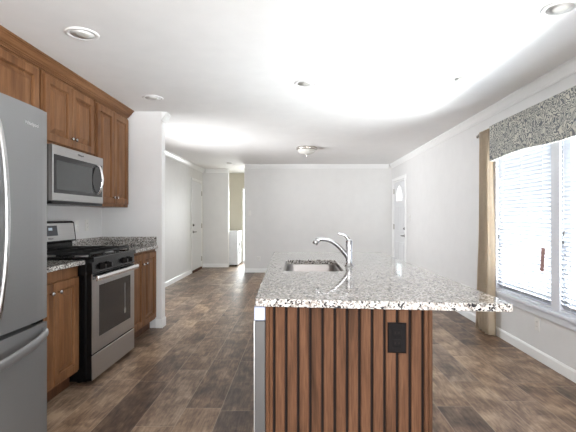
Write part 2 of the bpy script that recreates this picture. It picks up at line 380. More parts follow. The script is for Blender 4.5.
base_x('baseboard_left', XL + 0.001, 1, [(YS1 + 0.02, 9.20), (10.22, YA)], 'white baseboard along the left living room wall')
base_y('baseboard_alcove', YA - 0.001, -1, [(XL + 0.015, -1.74)], 'white baseboard on the wall beside the hall')
bm = bmesh.new(); box(bm, -1.585, XS + 0.016, YS0 - 0.016, YS0 - 0.001, 0.001, 0.10, 0.003); box(bm, XS + 0.001, XS + 0.016, YS0 - 0.001, YS1 + 0.016, 0.001, 0.10, 0.003)
struct(obj('baseboard_stub', bm, M['trim']), 'white baseboard around the end of the short kitchen wall', 'baseboard')

struct(obj('lit_end_cap', box(bmesh.new(), XS + .0005, XS + .008, YS0 - .004, YS1 + .004, .101, CZ - .11, .002), M['trim']), 'white end cap painting window light onto the end of the short kitchen wall', 'trim')  # white cap added to put window light into the wall end's colour

# ------------------------------------------------------------------ right-hand windows
def window(name, y0, y1, label):
    t = thing(name, label, 'window', (XR + 0.07, (y0 + y1) / 2, WZ0)); t['kind'] = 'structure'
    f = bmesh.new(); x0, x1 = XR + 0.035, XR + 0.105; e = 0.045
    box(f, x0, x1, y0, y0 + e, WZ0, WZ1, .003); box(f, x0, x1, y1 - e, y1, WZ0, WZ1, .003)
    box(f, x0, x1, y0 + e, y1 - e, WZ0, WZ0 + e, .003); box(f, x0, x1, y0 + e, y1 - e, WZ1 - e, WZ1, .003)
    fr = obj('window_frame', f, M['vinyl'], t)
    obj('pane', box(bmesh.new(), x0 + .035, x0 + .040, y0 + e, y1 - e, WZ0 + e, WZ1 - e), M['glass'], t)
    return t
window('window_1', W1[0], W1[1], 'nearer of the two blind-covered windows in the right wall')
window('window_2', W2[0], W2[1], 'window in the right wall between the tan curtain and white mullion')
bm = bmesh.new()                                              # casing, mullion, stool and apron
box(bm, XR + 0.002, XR + 0.12, W1[1], W2[0], WZ0 - .04, WZ1 + .05, .004)
box(bm, XR - 0.016, XR + .002, W1[1] - .018, W2[0] + .018, WZ0, WZ1 + .05, .004)
box(bm, XR - 0.016, XR - .001, WY1 - .07, WY1 + .045, WZ0 - .04, WZ1 + .10, .004)
box(bm, XR + .002, XR + .12, W2[1], WY1 - .001, WZ0 - .04, WZ1 + .05)
box(bm, XR - 0.016, XR - .001, WY0 - .045, WY0 + .07, WZ0 - .04, WZ1 + .10, .004)
box(bm, XR + .002, XR + .12, WY0 + .001, W1[0], WZ0 - .04, WZ1 + .05)
box(bm, XR - 0.016, XR - .001, WY0 + .07, WY1 - .07, WZ1 - .005, WZ1 + .10, .004)
box(bm, XR - 0.035, XR + .06, WY0 + .002, WY1 - .002, WZ0 - .036, WZ0 - .004, .006)
box(bm, XR - 0.018, XR - .001, WY0 - .045, WY1 + .045, WZ0 - .095, WZ0 - .041, .004)
struct(obj('trim_6', bm, M['vinyl']), 'white casing, sill and mullion around the paired right windows', 'trim')

def blind(y0, y1, label, with_tag):
    t = thing('window_blind', label, 'blind', (XR + .008, (y0 + y1) / 2, WZ0), 'white blinds in the paired windows')
    b = bmesh.new(); z = WZ0 + .045; zt = WZ1 - .05; ca, sa = math.cos(R(50)), math.sin(R(50)); hw = .0253
    xm = XR + .011
    while z < WZ1 - .05:
        # the room-side edge sits high; slightly crowned slat
        pts = []
        for u in (-1, 0, 1):
            pts.append((xm + u * hw * ca, z - u * hw * sa + (.0015 if u == 0 else 0)))
        up = [(x, y0, zz + .0012) for x, zz in pts]; dn = [(x, y0, zz - .0012) for x, zz in reversed(pts)]
        prism(b, up + dn, (0, y1 - y0, 0)); z += .0355
    obj('slats', b, M['blind'], t)
    obj('head_rail', box(bmesh.new(), XR - .012, XR + .033, y0, y1, WZ1 - .05, WZ1 - .006, .003), M['vinyl'], t)
    obj('bottom_rail', box(bmesh.new(), XR - .008, XR + .030, y0, y1, WZ0 + .002, WZ0 + .020, .004), M['vinyl'], t)
    b = bmesh.new()
    for yy in (y0 + .14, (y0 + y1) / 2, y1 - .14): box(b, XR - .0105, XR - .0095, yy - .0025, yy + .0025, WZ0 + .015, WZ1 - .03)
    obj('ladder_cord', b, M['vinyl'], t)
    for k, (yy, zz) in enumerate(((y1 - .075, 1.125), (y1 - .065, 1.05))):
        c = bmesh.new(); tube(c, [(XR - .020, yy, WZ1 - .03), (XR - .021, yy, zz)], .0012, 6)
        cd = obj('pull_cord', c, M['vinyl'], t)
        obj('tassel', lathe(bmesh.new(), [(.001, 0), (.005, -.004), (.007, -.035), (.004, -.04)], (XR - .021, yy, zz), 'z', 12), M['grey'], cd)
    if with_tag:
        c = bmesh.new(); P = [Vector((XR - .024, 3.505, .97)), Vector((XR - .024, 3.560, .975)), Vector((XR - .022, 3.585, .775)), Vector((XR - .022, 3.53, .77))]
        prism(c, P, (-.0012, 0, 0)); obj('warning_tag', c, M['tag'], t, 'dusty pink paper tag hanging on the blind')
    return t
blind(W1[0] + .05, W1[1] - .006, 'white slatted blind in the nearer window, cut by the photo edge', False)
blind(W2[0] + .006, W2[1] - .05 + .04, 'white slatted blind with the small pink tag hanging on it', True)

# valance
vt = thing('valance', 'grey and cream scroll patterned valance box over the windows', 'valance', (XR - .06, 3.3, 1.8))
VX = XR - .115; b = bmesh.new(); n = 60; y0, y1 = 1.95, 4.33
top, bot = [], []
for i in range(n + 1):
    y = y0 + (y1 - y0) * i / n; u = (y1 - y) / 1.19
    zb = 1.80 + .022 * (1 - math.cos(2 * math.pi * min(u, 2) / 1.0)) / 2 * (1 if u < 2 else 0)
    top.append(Vector((VX, y, 2.155))); bot.append(Vector((VX, y, zb)))
prism(b, top + bot[::-1], (.018, 0, 0)); obj('face', b, M['scroll'], vt)
b = bmesh.new(); box(b, VX + .0185, XR - .032, y1 - .016, y1, 1.80, 2.155); obj('return', b, M['scroll'], vt)
b = bmesh.new(); box(b, VX + .0185, XR - .032, y0, y0 + .016, 1.80, 2.155); obj('return', b, M['scroll'], vt)
obj('mounting_board', box(bmesh.new(), VX + .0185, XR - .032, y0 + .017, y1 - .017, 2.135, 2.154), M['trim'], vt)

# curtain
ct = thing('curtain', 'tan gathered curtain hanging to the floor at the left of the windows', 'curtain', (XR - .075, 4.5, .01))
b = bmesh.new(); nz, ny = 34, 72; g = []
for j in range(nz + 1):
    v = j / nz; z = 2.15 - v * 2.135; row = []
    wid = .28 + .13 * v ** 3 - .02 * math.sin(math.pi * min(1, v * 1.4)) ; c0 = 4.515 + .0 * v
    for i in range(ny + 1):
        u = i / ny; amp = .022 + .014 * v
        fold = math.sin(u * 2 * math.pi * 5.5 + .7 * math.sin(3 * v) + .4) + .35 * math.sin(u * 2 * math.pi * 11 + 1 + 2 * v)
        y = c0 + (u - .5) * wid + .006 * math.sin(9 * v + 6 * u)
        row.append(b.verts.new((XR - .075 + amp * fold * .95, y, z + (.004 * math.sin(14 * u) if j == nz else 0))))
    g.append(row)
for j in range(nz):
    for i in range(ny): b.faces.new((g[j][i], g[j][i + 1], g[j + 1][i + 1], g[j + 1][i])).smooth = True
bmesh.ops.solidify(b, geom=b.faces[:], thickness=.002)
obj('cloth', b, M['curtain'], ct)
b = bmesh.new(); tube(b, [(XR - .075, 4.352, 2.12), (XR - .075, 4.69, 2.12)], .011); lathe(b, [(.011, 0), (.018, .008), (.018, .02), (.004, .03)], (XR - .075, 4.69, 2.12), 'y', 16)
obj('rod', b, M['nickel'], ct)
obj('bracket', box(bmesh.new(), XR - .085, XR - .002, 4.67, 4.684, 2.10, 2.14, .002), M['nickel'], ct)

# ------------------------------------------------------------------ doors
def lever(parent, px, py, pz, s, dy):
    b = bmesh.new(); lathe(b, [(.030, 0), (.030, s * .006), (.012, s * .010), (.010, s * .045)], (px, py, pz), 'x', 18)
    tube(b, smooth_path([(px + s * .045, py, pz), (px + s * .05, py + dy * .03, pz), (px + s * .045, py + dy * .115, pz)]), .010, 10); return obj('handle', b, M['bronze'], parent, 'dark metal lever handle')
def bolt(parent, px, py, pz, s):
    b = bmesh.new(); lathe(b, [(.030, 0), (.028, s * .012), (.012, s * .016), (.012, s * .03)], (px, py, pz), 'x', 18); return obj('deadbolt', b, M['bronze'], parent)
def hinges(parent, px, py, zs):
    for z in zs:
        b = bmesh.new(); box(b, px - .008, px + .008, py - .018, py + .018, z - .055, z + .055, .002); obj('hinge', b, M['nickel'], parent)
# front door with a fan light
t = thing('door_1', 'white front door with an arched window in the right wall', 'door', (XR, (D1[0] + D1[1]) / 2, 0)); t['kind'] = 'structure'
dy0, dy1 = D1[0] + .035, D1[1] - .035; dm = (dy0 + dy1) / 2
b = bmesh.new(); outer = [(dy0, .012), (dy1, .012), (dy1, 1.958), (dy0, 1.958)]
aw, az0, az1 = .235, 1.56, 1.63
arch = [(dm - aw, az0), (dm + aw, az0)] + [(dm + aw * math.cos(a), az1 + .24 * math.sin(a)) for a in [math.pi * k / 20 for k in range(21)]]
def loop_edges(b, pts, x):
    v = [b.verts.new((x, p[0], p[1])) for p in pts]; return [b.edges.new((v[i], v[(i + 1) % len(v)])) for i in range(len(v))]
E = loop_edges(b, outer, XR + .012) + loop_edges(b, arch, XR + .012)
r = bmesh.ops.triangle_fill(b, edges=E, use_beauty=True, use_dissolve=False)
fs = [f for f in b.faces]; e = bmesh.ops.extrude_face_region(b, geom=fs)
bmesh.ops.translate(b, vec=(.042, 0, 0), verts=[v for v in e['geom'] if isinstance(v, bmesh.types.BMVert)]); bmesh.ops.recalc_face_normals(b, faces=b.faces)
sl = obj('slab', b, M['door'], t)
b = bmesh.new()
for (a0, a1, c0, c1) in ((dy0 + .12, dm - .05, .22, .72), (dm + .05, dy1 - .12, .22, .72), (dy0 + .12, dm - .05, .92, 1.46), (dm + .05, dy1 - .12, .92, 1.46)):
    loops_panel(b, (XR + .0125, a0, c0), Y, Z, -X, [(0, 0, a1 - a0, c1 - c0, .001), (.012, .012, a1 - a0 - .012, c1 - c0 - .012, .008), (.03, .03, a1 - a0 - .03, c1 - c0 - .03, .003), (.05, .05, a1 - a0 - .05, c1 - c0 - .05, .007)])
obj('panel', b, M['door'], t)
b = bmesh.new(); P = [(XR + .006, p[0], p[1]) for p in arch]
tube(b, P + [P[0]], .016, 8); obj('window_surround', b, M['trim'], t)
b = bmesh.new(); prism(b, [(XR + .03, p[0], p[1]) for p in arch], (.004, 0, 0)); fl = obj('fan_light', b, M['glass'], t)
b = bmesh.new()
for k in (45, 90, 135): tube(b, [(XR + .026, dm, az0), (XR + .026, dm + aw * math.cos(R(k)), az1 + .24 * math.sin(R(k)))], .005, 6)
obj('muntin', b, M['trim'], fl)
lever(t, XR + .010, dy0 + .075, .86, -1, 1); bolt(t, XR + .010, dy0 + .075, 1.0, -1)
hinges(t, XR + .002, dy1 - .012, (.3, 1.02, 1.78))
def casing(name, x, s, y0, y1, ztop, label, wd=.065):
    b = bmesh.new(); a, c = sorted((x, x + s * .018))
    box(b, a, c, y0 - wd, y0, .001, ztop + wd, .003); box(b, a, c, y1, y1 + wd, .001, ztop + wd, .003); box(b, a, c, y0, y1, ztop, ztop + wd, .003)
    return struct(obj(name, b, M['trim']), label, 'trim')
casing('trim_7', XR - .001, -1, D1[0], D1[1], 1.99, 'white casing around the front door')
b = bmesh.new()
for a, c in ((D1[0] + .001, D1[0] + .033), (D1[1] - .033, D1[1] - .001)): box(b, XR + .001, XR + .12, a, c, .001, 1.988)
box(b, XR + .001, XR + .12, D1[0] + .033, D1[1] - .033, 1.960, 1.988); struct(obj('trim_8', b, M['trim']), 'white jamb of the front door', 'trim')
# left interior door
LD0, LD1 = 9.27, 10.15
t = thing('door_2', 'plain white door with brown threshold in the left wall', 'door', (XL, (LD0 + LD1) / 2, 0)); t['kind'] = 'structure'
obj('slab', loops_panel(bmesh.new(), (XL + .001, LD0 + .004, .05), Y, Z, X, [(0, 0, LD1 - LD0 - .008, 1.975, .012), (.003, .003, LD1 - LD0 - .011, 1.972, .015)]), M['door'], t)
b = bmesh.new()
for c0, c1 in ((.22, .92), (1.08, 1.86)): loops_panel(b, (XL + .0155, LD0 + .13, c0), Y, Z, X, [(0, 0, .62, c1 - c0, .0005), (.012, .012, .608, c1 - c0 - .012, .004), (.03, .03, .59, c1 - c0 - .03, .001), (.05, .05, .57, c1 - c0 - .05, .003)])
obj('panel', b, M['door'], t)
obj('threshold', box(bmesh.new(), XL + .001, XL + .035, LD0, LD1, .001, .045, .004), M['toe'], t, 'dark brown threshold')
lever(t, XL + .016, LD0 + .08, .90, 1, 1); bolt(t, XL + .016, LD0 + .08, 1.05, 1); hinges(t, XL + .02, LD1 - .004, (.24, 1.02, 1.79))
casing('trim_9', XL + .001, 1, LD0, LD1, 2.04, 'white casing around the left door', .05)
# hall exterior door (glazed)
t = thing('door_3', 'bright glazed door at the end of the hall', 'door', (-1.08, YH + .06, 0)); t['kind'] = 'structure'
b = bmesh.new(); a0, a1 = -1.511, -.654
box(b, a0, a0 + .03, YH + .03, YH + .08, .005, 1.995); box(b, a1 - .06, a1, YH + .03, YH + .08, .005, 1.995); box(b, a0 + .03, a1 - .06, YH + .03, YH + .08, .005, .05); box(b, a0 + .03, a1 - .06, YH + .03, YH + .08, 1.96, 1.995)
obj('door_frame', b, M['trim'], t); obj('pane', box(bmesh.new(), a0 + .03, a1 - .06, YH + .05, YH + .056, .05, 1.96), M['glass'], t)
# white end of the wall beside the hall opening: corner bead trims
bm = bmesh.new(); box(bm, -1.739, -1.728, YA - .01, YA + .13, .001, CZ - .001); struct(obj('trim_10', bm, M['trim']), 'white corner trim at the left of the hall opening', 'trim')
bm = bmesh.new(); box(bm, -1.210, -1.198, YB - .006, YB + .126, .001, CZ - .08); tr = struct(obj('trim_11', bm, M['trim']), 'white corner trim at the right of the hall opening', 'trim')

# rear and right windows: added out of view as fill; left window: living room daylight
def plain_window(name, a0, a1, z0, z1, pos, axis, label):
    f = bmesh.new(); e = .05
    for u0, u1, w0, w1 in ((a0, a0 + e, z0, z1), (a1 - e, a1, z0, z1), (a0 + e, a1 - e, z0, z0 + e), (a0 + e, a1 - e, z1 - e, z1), ((a0 + a1) / 2 - .025, (a0 + a1) / 2 + .025, z0 + e, z1 - e)):
        if axis == 'y': box(f, u0, u1, pos, pos + .06, w0, w1, .003)
        else: box(f, pos, pos + .06, u0, u1, w0, w1, .003)
    t = thing(name, label, 'window', ((a0 + a1) / 2, pos, z0) if axis == 'y' else (pos, (a0 + a1) / 2, z0)); t['kind'] = 'structure'
    obj('window_frame', f, M['vinyl'], t)
plain_window('fill_window_3', -1.598, 1.998, .002, 2.098, YR - .10, 'y', 'wide unseen doorway added in the wall behind the viewer for fill daylight')
plain_window('fill_window_5', -4.398, -.902, .402, 2.048, XR + .05, 'x', 'wide unseen window added in the right wall beside the viewer for fill daylight')
plain_window('window_4', 5.152, 6.648, .602, 2.048, XL - .09, 'x', 'living room window in the left wall behind the short wall')

# ------------------------------------------------------------------ kitchen cabinets
UX = -1.885                                                   # face of the wall cabinets
def knob(parent, x, y, z):
    return obj('knob', lathe(bmesh.new(), [(.006, 0), (.005, .012), (.013, .016), (.0145, .022), (.011, .028), (.0, .030)], (x, y, z), 'x', 16), M['chrome'], parent)
def cabinet(name, label, cat, xf, y0, y1, z0, z1, doors, group, dz0, dz1, kz, toe=None, base=None):
    """doors: list of (y0,y1,knob y)"""
    t = thing(name, label, cat, ((XK + xf) / 2, (y0 + y1) / 2, base if base is not None else z0), group)
    b = bmesh.new(); box(b, XK + .002, xf, y0, y1, z0, z1, .0015)
    obj('body', b, M['wood'], t)
    for a, c, ky in doors:
        d = obj('door', raised(bmesh.new(), (xf + .0005, a, dz0), Y, Z, X, c - a, dz1 - dz0), M['wood'], t)
        knob(d, xf + .0205, ky, kz)
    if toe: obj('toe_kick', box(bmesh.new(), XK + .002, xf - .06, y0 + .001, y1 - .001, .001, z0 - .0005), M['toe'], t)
    return t
cabinet('wall_cabinet', 'brown wood wall cabinet above the refrigerator', 'cabinet', UX, 1.12, 3.072, 1.80, 2.312,
        [(1.14, 1.745, 1.70), (1.755, 2.36, 1.80), (2.40, 3.045, 2.44)], 'wood cabinets on the kitchen wall', 1.83, 2.288, 1.89)
cabinet('wall_cabinet', 'brown wood two-door wall cabinet directly above the microwave', 'cabinet', UX, 3.105, 3.885, 1.772, 2.312,
        [(3.125, 3.490, 3.465), (3.497, 3.865, 3.522)], 'wood cabinets on the kitchen wall', 1.80, 2.288, 1.868)
cabinet('wall_cabinet', 'tall brown wood wall cabinet right of the microwave', 'cabinet', UX, 3.918, 4.655, 1.335, 2.312,
        [(3.935, 4.283, 4.248), (4.289, 4.640, 4.324)], 'wood cabinets on the kitchen wall', 1.365, 2.288, 1.425)
for a_, c_, z_, lb in ((3.0735, 3.1035, 1.80, 'dark recessed filler strip left of the cabinet above the microwave'), (3.8865, 3.9165, 1.772, 'dark recessed filler strip between the microwave cabinet and tall cabinet'), (4.6565, 4.698, 1.335, 'dark filler strip between the tall wall cabinet and short wall')):
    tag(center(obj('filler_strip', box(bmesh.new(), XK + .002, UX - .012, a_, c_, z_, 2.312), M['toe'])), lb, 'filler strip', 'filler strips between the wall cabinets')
# cabinet crown
b = bmesh.new(); prof = [(UX - .02, 2.3135), (UX + .010, 2.3135), (UX + .010, 2.323), (UX + .018, 2.324), (UX + .020, 2.331), (UX + .030, 2.334), (UX + .030, 2.342), (UX + .042, 2.350), (UX + .054, 2.370), (UX + .062, 2.374), (UX + .062, 2.379), (UX + .073, 2.384), (UX + .073, 2.396), (UX - .02, 2.396)]
prism(b, [(x, 1.12, z) for x, z in prof], (0, 4.66 - 1.12, 0))
b2 = [(4.64, 2.3295), (4.666, 2.3295), (4.670, 2.326), (4.680, 2.340), (4.696, 2.384), (4.696, 2.397), (4.64, 2.397)]
tag(center(obj('cabinet_crown', b, M['crown'])), 'brown stepped crown moulding topping the wall cabinets', 'moulding')
BX = -1.612
bc = cabinet('base_cabinet', 'brown wood base cabinet between refrigerator and range', 'cabinet', BX, 2.10, 3.090, .105, .882, [(2.405, 2.752, 2.712), (2.762, 3.070, 2.802)],
        'wood cabinets under the kitchen counter', .125, .80, .735, True, 0)
BX2 = -1.592
cabinet('base_cabinet', 'brown wood base cabinet right of the range by the short wall', 'cabinet', BX2, 3.904, 4.694, .105, .882, [(3.922, 4.290, 4.250), (4.298, 4.670, 4.340)],
        'wood cabinets under the kitchen counter', .125, .855, .752, True, 0)
def counter(label, y0, y1):
    t = thing('countertop', label, 'countertop', ((XK - 1.56) / 2, (y0 + y1) / 2, .884), 'granite counters along the kitchen wall')
    obj('slab', box(bmesh.new(), XK + .002, -1.56, y0, y1, .8835, .915, .004), M['granite'], t)
    obj('backsplash', box(bmesh.new(), XK + .002, XK + .022, y0, y1, .9155, 1.012, .002), M['granite'], t)
    return t
counter('speckled granite counter between the refrigerator and the range', 2.10, 3.095)
t = counter('speckled granite counter with backsplash right of the range', 3.901, 4.697)
obj('side_splash', box(bmesh.new(), XK + .0225, -1.575, 4.677, 4.697, .9155, 1.012, .002), M['granite'], t)

# ------------------------------------------------------------------ refrigerator
FX = -1.222; F0, F1 = 1.155, 2.072; FS = 1.612
t = thing('refrigerator', 'dark stainless French door refrigerator at the left edge', 'refrigerator', ((XK + FX) / 2, (F0 + F1) / 2, 0))
obj('body', box(bmesh.new(), XK + .03, FX - .075, F0 + .004, F1 - .004, .03, 1.725, .006), M['grey'], t)
for x_ in (XK + .12, FX - .16):
    for y_ in (F0 + .08, F1 - .08): obj('foot', lathe(bmesh.new(), [(.022, 0.001), (.022, .01), (.012, .012), (.012, .032)], (x_, y_, 0), 'z', 12), M['bplate'], t)
def fdoor(name, y0, y1, z0, z1):
    b = bmesh.new(); n = 10; pts = []
    for i in range(n + 1):
        u = i / n; pts.append((FX - .010 + .010 * (1 - (2 * u - 1) ** 4), y0 + (y1 - y0) * u, z0))
    pts += [(FX - .070, y1, z0), (FX - .070, y0, z0)]
    prism(b, pts, (0, 0, z1 - z0)); 
    return obj(name, b, M['slate'], t)
dl = fdoor('door', F0, FS - .003, .742, 1.74); dr = fdoor('door', FS + .003, F1, .742, 1.74); fz = fdoor('freezer_drawer', F0, F1, .06, .722)
for d, yy in ((dl, FS - .062), (dr, FS + .075)):
    b = bmesh.new(); path = [(FX + .002, yy, .80), (FX + .028, yy, .84), (FX + .052, yy, 1.0), (FX + .062, yy, 1.22), (FX + .052, yy, 1.44), (FX + .028, yy, 1.60), (FX + .002, yy, 1.64)]
    tube(b, smooth_path(path), .012, 12, .8, (1, 0, 0)); obj('handle', b, M['steel'], d, 'bowed steel door handle')
b = bmesh.new(); path = [(FX - .004, F1 - .035, .684), (FX + .02, F1 - .06, .680), (FX + .045, F1 - .2, .662), (FX + .060, FS, .648), (FX + .045, F0 + .2, .662), (FX + .02, F0 + .06, .680), (FX - .004, F0 + .035, .684)]
tube(b, smooth_path(path), .021, 14, .5, (1, 0, 0)); obj('handle', b, M['slate'], fz, 'bowed steel drawer handle')
for yy in (F1 - .05, F0 + .05): obj('hinge', box(bmesh.new(), FX - .06, FX - .015, yy - .03, yy + .03, .724, .740, .003), M['black'], t)
text('logo', 'Whirlpool', .024, (FX - .0005, 1.94, 1.655), FACE_PX, M['bright'], dr, .0012)

# ------------------------------------------------------------------ range
RX = -1.512; R0, R1 = 3.102, 3.895
t = thing('gas_range', 'stainless and black freestanding gas range with oven door', 'range', ((XK + RX) / 2, (R0 + R1) / 2, 0))
obj('body', box(bmesh.new(), XK + .025, RX - .045, R0, R1, .022, .90, .004), M['black'], t)
for x_ in (XK + .1, RX - .12):
    for y_ in (R0 + .06, R1 - .06): obj('foot', lathe(bmesh.new(), [(.02, .001), (.02, .008), (.01, .01), (.01, .024)], (x_, y_, 0), 'z', 12), M['bplate'], t)
# cooktop with raised lip
obj('cooktop', loops_panel(bmesh.new(), (XK + .05, R0, .9005), X, Y, Z, [(0, 0, RX + .012 - XK - .05, R1 - R0, .026), (.006, .006, RX + .006 - XK - .05, R1 - R0 - .006, .032), (.03, .03, RX - .018 - XK - .05, R1 - R0 - .03, .032), (.045, .045, RX - .033 - XK - .05, R1 - R0 - .045, .022)]), M['black'], t)
cy = [(R0 + .19, -1.68), (R0 + .19, -1.95), (R1 - .19, -1.68), (R1 - .19, -1.95), ((R0 + R1) / 2, -1.815)]
for y_, x_ in cy:
    bu = obj('burner', lathe(bmesh.new(), [(.055, .923), (.055, .930), (.035, .932), (.035, .938)], (x_, y_, 0), 'z', 20), M['steel'], t)
    obj('burner_cap', lathe(bmesh.new(), [(.042, .9385), (.044, .943), (.036, .947), (.0, .947)], (x_, y_, 0), 'z', 20), M['iron'], bu)
for y0, y1 in ((R0 + .035, R0 + .262), (R0 + .268, R1 - .268), (R1 - .262, R1 - .035)):
    b = bmesh.new(); x0, x1 = XK + .12, RX - .035; z0, z1 = .949, .966; e = .012
    box(b, x0, x1, y0, y0 + e, z0, z1, .003); box(b, x0, x1, y1 - e, y1, z0, z1, .003)
    for x_ in (x0, x0 + (x1 - x0) / 3, x0 + 2 * (x1 - x0) / 3, x1 - e): box(b, x_, x_ + e, y0 + e, y1 - e, z0, z1, .003)
    ym = (y0 + y1) / 2; box(b, x0 + e, x1 - e, ym - e / 2, ym + e / 2, z0, z1, .003)
    for x_ in (x0, x1 - e):
        for y_ in (y0, y1 - e): box(b, x_, x_ + e, y_, y_ + e, .9235, z0, .002)
    obj('grate', b, M['iron'], t)
# front control panel, slightly sloped
b = bmesh.new(); pf = [(RX - .044, .815), (RX + .004, .815), (RX - .004, .899), (RX - .044, .899)]
prism(b, [(x, R0 + .001, z) for x, z in pf], (0, R1 - R0 - .002, 0), .002); cp = obj('control_panel', b, M['black'], t)
for y_ in (R0 + .135, R0 + .245, R1 - .245, R1 - .135):
    k = bmesh.new(); lathe(k, [(.027, 0), (.025, .008), (.021, .010), (.019, .030), (.016, .033), (.0, .033)], (RX + .003, y_, .857), 'x', 20)
    k2 = obj('knob', k, M['bplate'], cp); obj('grip', box(bmesh.new(), RX + .036, RX + .041, y_ - .0025, y_ + .0025, .842, .872, .0015), M['grey'], k2)
od = obj('oven_door', loops_panel(bmesh.new(), (RX - .044, R0 + .003, .222), Y, Z, X, [(0, 0, R1 - R0 - .006, .586, .037)]), M['black'], t)
obj('steel_face', loops_panel(bmesh.new(), (RX - .0065, R0 + .003, .222), Y, Z, X, [(0, 0, R1 - R0 - .006, .586, .004), (.0025, .0025, R1 - R0 - .0085, .5835, .0065)]), M['steel'], od)
wb = bmesh.new(); loops_panel(wb, (RX + .0003, R0 + .105, .330), Y, Z, X, [(0, 0, .590, .385, .0025), (.012, .012, .578, .373, .0015)]); 
obj('window', wb, M['ovenglass'], od)
b = bmesh.new(); box(b, RX + .0003, RX + .002, R0 + .004, R1 - .004, .770, .807); obj('trim_band', b, M['black'], od)
b = bmesh.new(); zb, hx = .779, RX + .036
prism(b, [(hx - .010, R0 + .004, zb - .022), (hx + .006, R0 + .004, zb - .018), (hx + .010, R0 + .004, zb), (hx + .006, R0 + .004, zb + .018), (hx - .010, R0 + .004, zb + .022)], (0, R1 - R0 - .008, 0), .003)
for y_ in (R0 + .05, R1 - .05): box(b, RX + .0022, hx - .010, y_ - .012, y_ + .012, zb - .012, zb + .012, .002)
obj('handle', b, M['bright'], od, 'bright steel oven handle bar')
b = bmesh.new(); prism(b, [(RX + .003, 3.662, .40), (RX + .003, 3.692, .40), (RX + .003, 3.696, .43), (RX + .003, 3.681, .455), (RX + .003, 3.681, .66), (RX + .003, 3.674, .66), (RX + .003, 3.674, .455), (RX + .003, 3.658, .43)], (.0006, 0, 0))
ws = obj('storage_drawer', loops_panel(bmesh.new(), (RX - .044, R0 + .003, .030), Y, Z, X, [(0, 0, R1 - R0 - .006, .180, .037)]), M['black'], t)
obj('steel_face', loops_panel(bmesh.new(), (RX - .0065, R0 + .003, .030), Y, Z, X, [(0, 0, R1 - R0 - .006, .180, .004), (.0025, .0025, R1 - R0 - .0085, .1775, .0065)]), M['steel'], ws)
obj('tag', b, M['steel'], od, 'narrow pale sliver modelled as a reflection on the oven glass')  # reflection on the glass modelled as a thin steel-coloured sliver
# backguard
b = bmesh.new(); gx = XK + .026
prism(b, [(gx, R0, .933), (gx + .085, R0, .933), (gx + .085, R0, 1.005), (gx + .120, R0, 1.020), (gx + .098, R0, 1.185), (gx + .08, R0, 1.195), (gx, R0, 1.195)], (0, R1 - R0, 0), .003)
bgd = obj('backguard', b, M['black'], t)
n_ = Vector((.165, 0, .022)).normalized(); O = Vector((gx + .120, R0 + .022, 1.028)) + n_ * .0005; Vv = Vector((-.022, 0, .165)).normalized()
obj('steel_face', loops_panel(bmesh.new(), O, Y, Vv, n_, [(0, 0, R1 - R0 - .044, .150, .0015), (.002, .002, R1 - R0 - .046, .148, .0025)]), M['steel'], bgd)
O2 = O + Y * .275 + Vv * .045 + n_ * .003
obj('display', loops_panel(bmesh.new(), O2, Y, Vv, n_, [(0, 0, .20, .085, .002), (.003, .003, .197, .082, .003)]), M['display'], bgd)
O3 = O2 + Y * .07 + Vv * .045 + n_ * .0032
obj('clock', loops_panel(bmesh.new(), O3, Y, Vv, n_, [(0, 0, .055, .022, .0005), (.001, .001, .054, .021, .0006)]), M['digits'], bgd)
rot = Matrix((Y, Vv, n_)).transposed()
text('logo', 'Whirlpool', .018, O + Y * .365 + Vv * .022 + n_ * .003, rot, M['grey'], bgd)

# ------------------------------------------------------------------ microwave
MX = -1.805; m0, m1 = 3.106, 3.908; mz0, mz1 = 1.352, 1.768
t = thing('microwave', 'stainless over-the-range microwave hanging under the wall cabinet', 'microwave', ((XK + MX) / 2, (m0 + m1) / 2, mz0))
obj('body', box(bmesh.new(), XK + .004, MX - .03, m0, m1, mz0, mz1, .003), M['grey'], t)
obj('vent_base', box(bmesh.new(), XK + .02, MX - .006, m0 + .004, m1 - .004, mz0 - .024, mz0 - .0005, .003), M['black'], t)
dd = obj('door', loops_panel(bmesh.new(), (MX - .0295, m0, mz0), Y, Z, X, [(0, 0, m1 - m0, mz1 - mz0, .026), (.004, .004, m1 - m0 - .004, mz1 - mz0 - .004, .0295)]), M['steel'], t)
fw, fh = m1 - m0, mz1 - mz0
obj('black_panel', loops_panel(bmesh.new(), (MX + .0002, m0 + .016, mz0 + .058), Y, Z, X, [(0, 0, fw - .036, fh - .130, .001), (.002, .002, fw - .038, fh - .132, .002)]), M['dglass'], dd)
obj('window', loops_panel(bmesh.new(), (MX + .0024, m0 + .045, mz0 + .085), Y, Z, X, [(0, 0, fw - .26, fh - .200, .0005), (.003, .003, fw - .263, fh - .203, .001)]), M['mwglass'], dd)
hy = m1 - .125; b = bmesh.new(); tube(b, smooth_path([(MX + .004, hy, mz0 + .085), (MX + .03, hy, mz0 + .11), (MX + .052, hy, mz0 + .21), (MX + .03, hy, mz0 + .315), (MX + .004, hy, mz0 + .335)]), .0155, 12, .7, (1, 0, 0))
obj('handle', b, M['bright'], dd, 'bowed chrome handle')
text('logo', 'Whirlpool', .022, (MX + .0006, (m0 + m1) / 2, mz1 - .032), FACE_PX, M['grey'], dd)

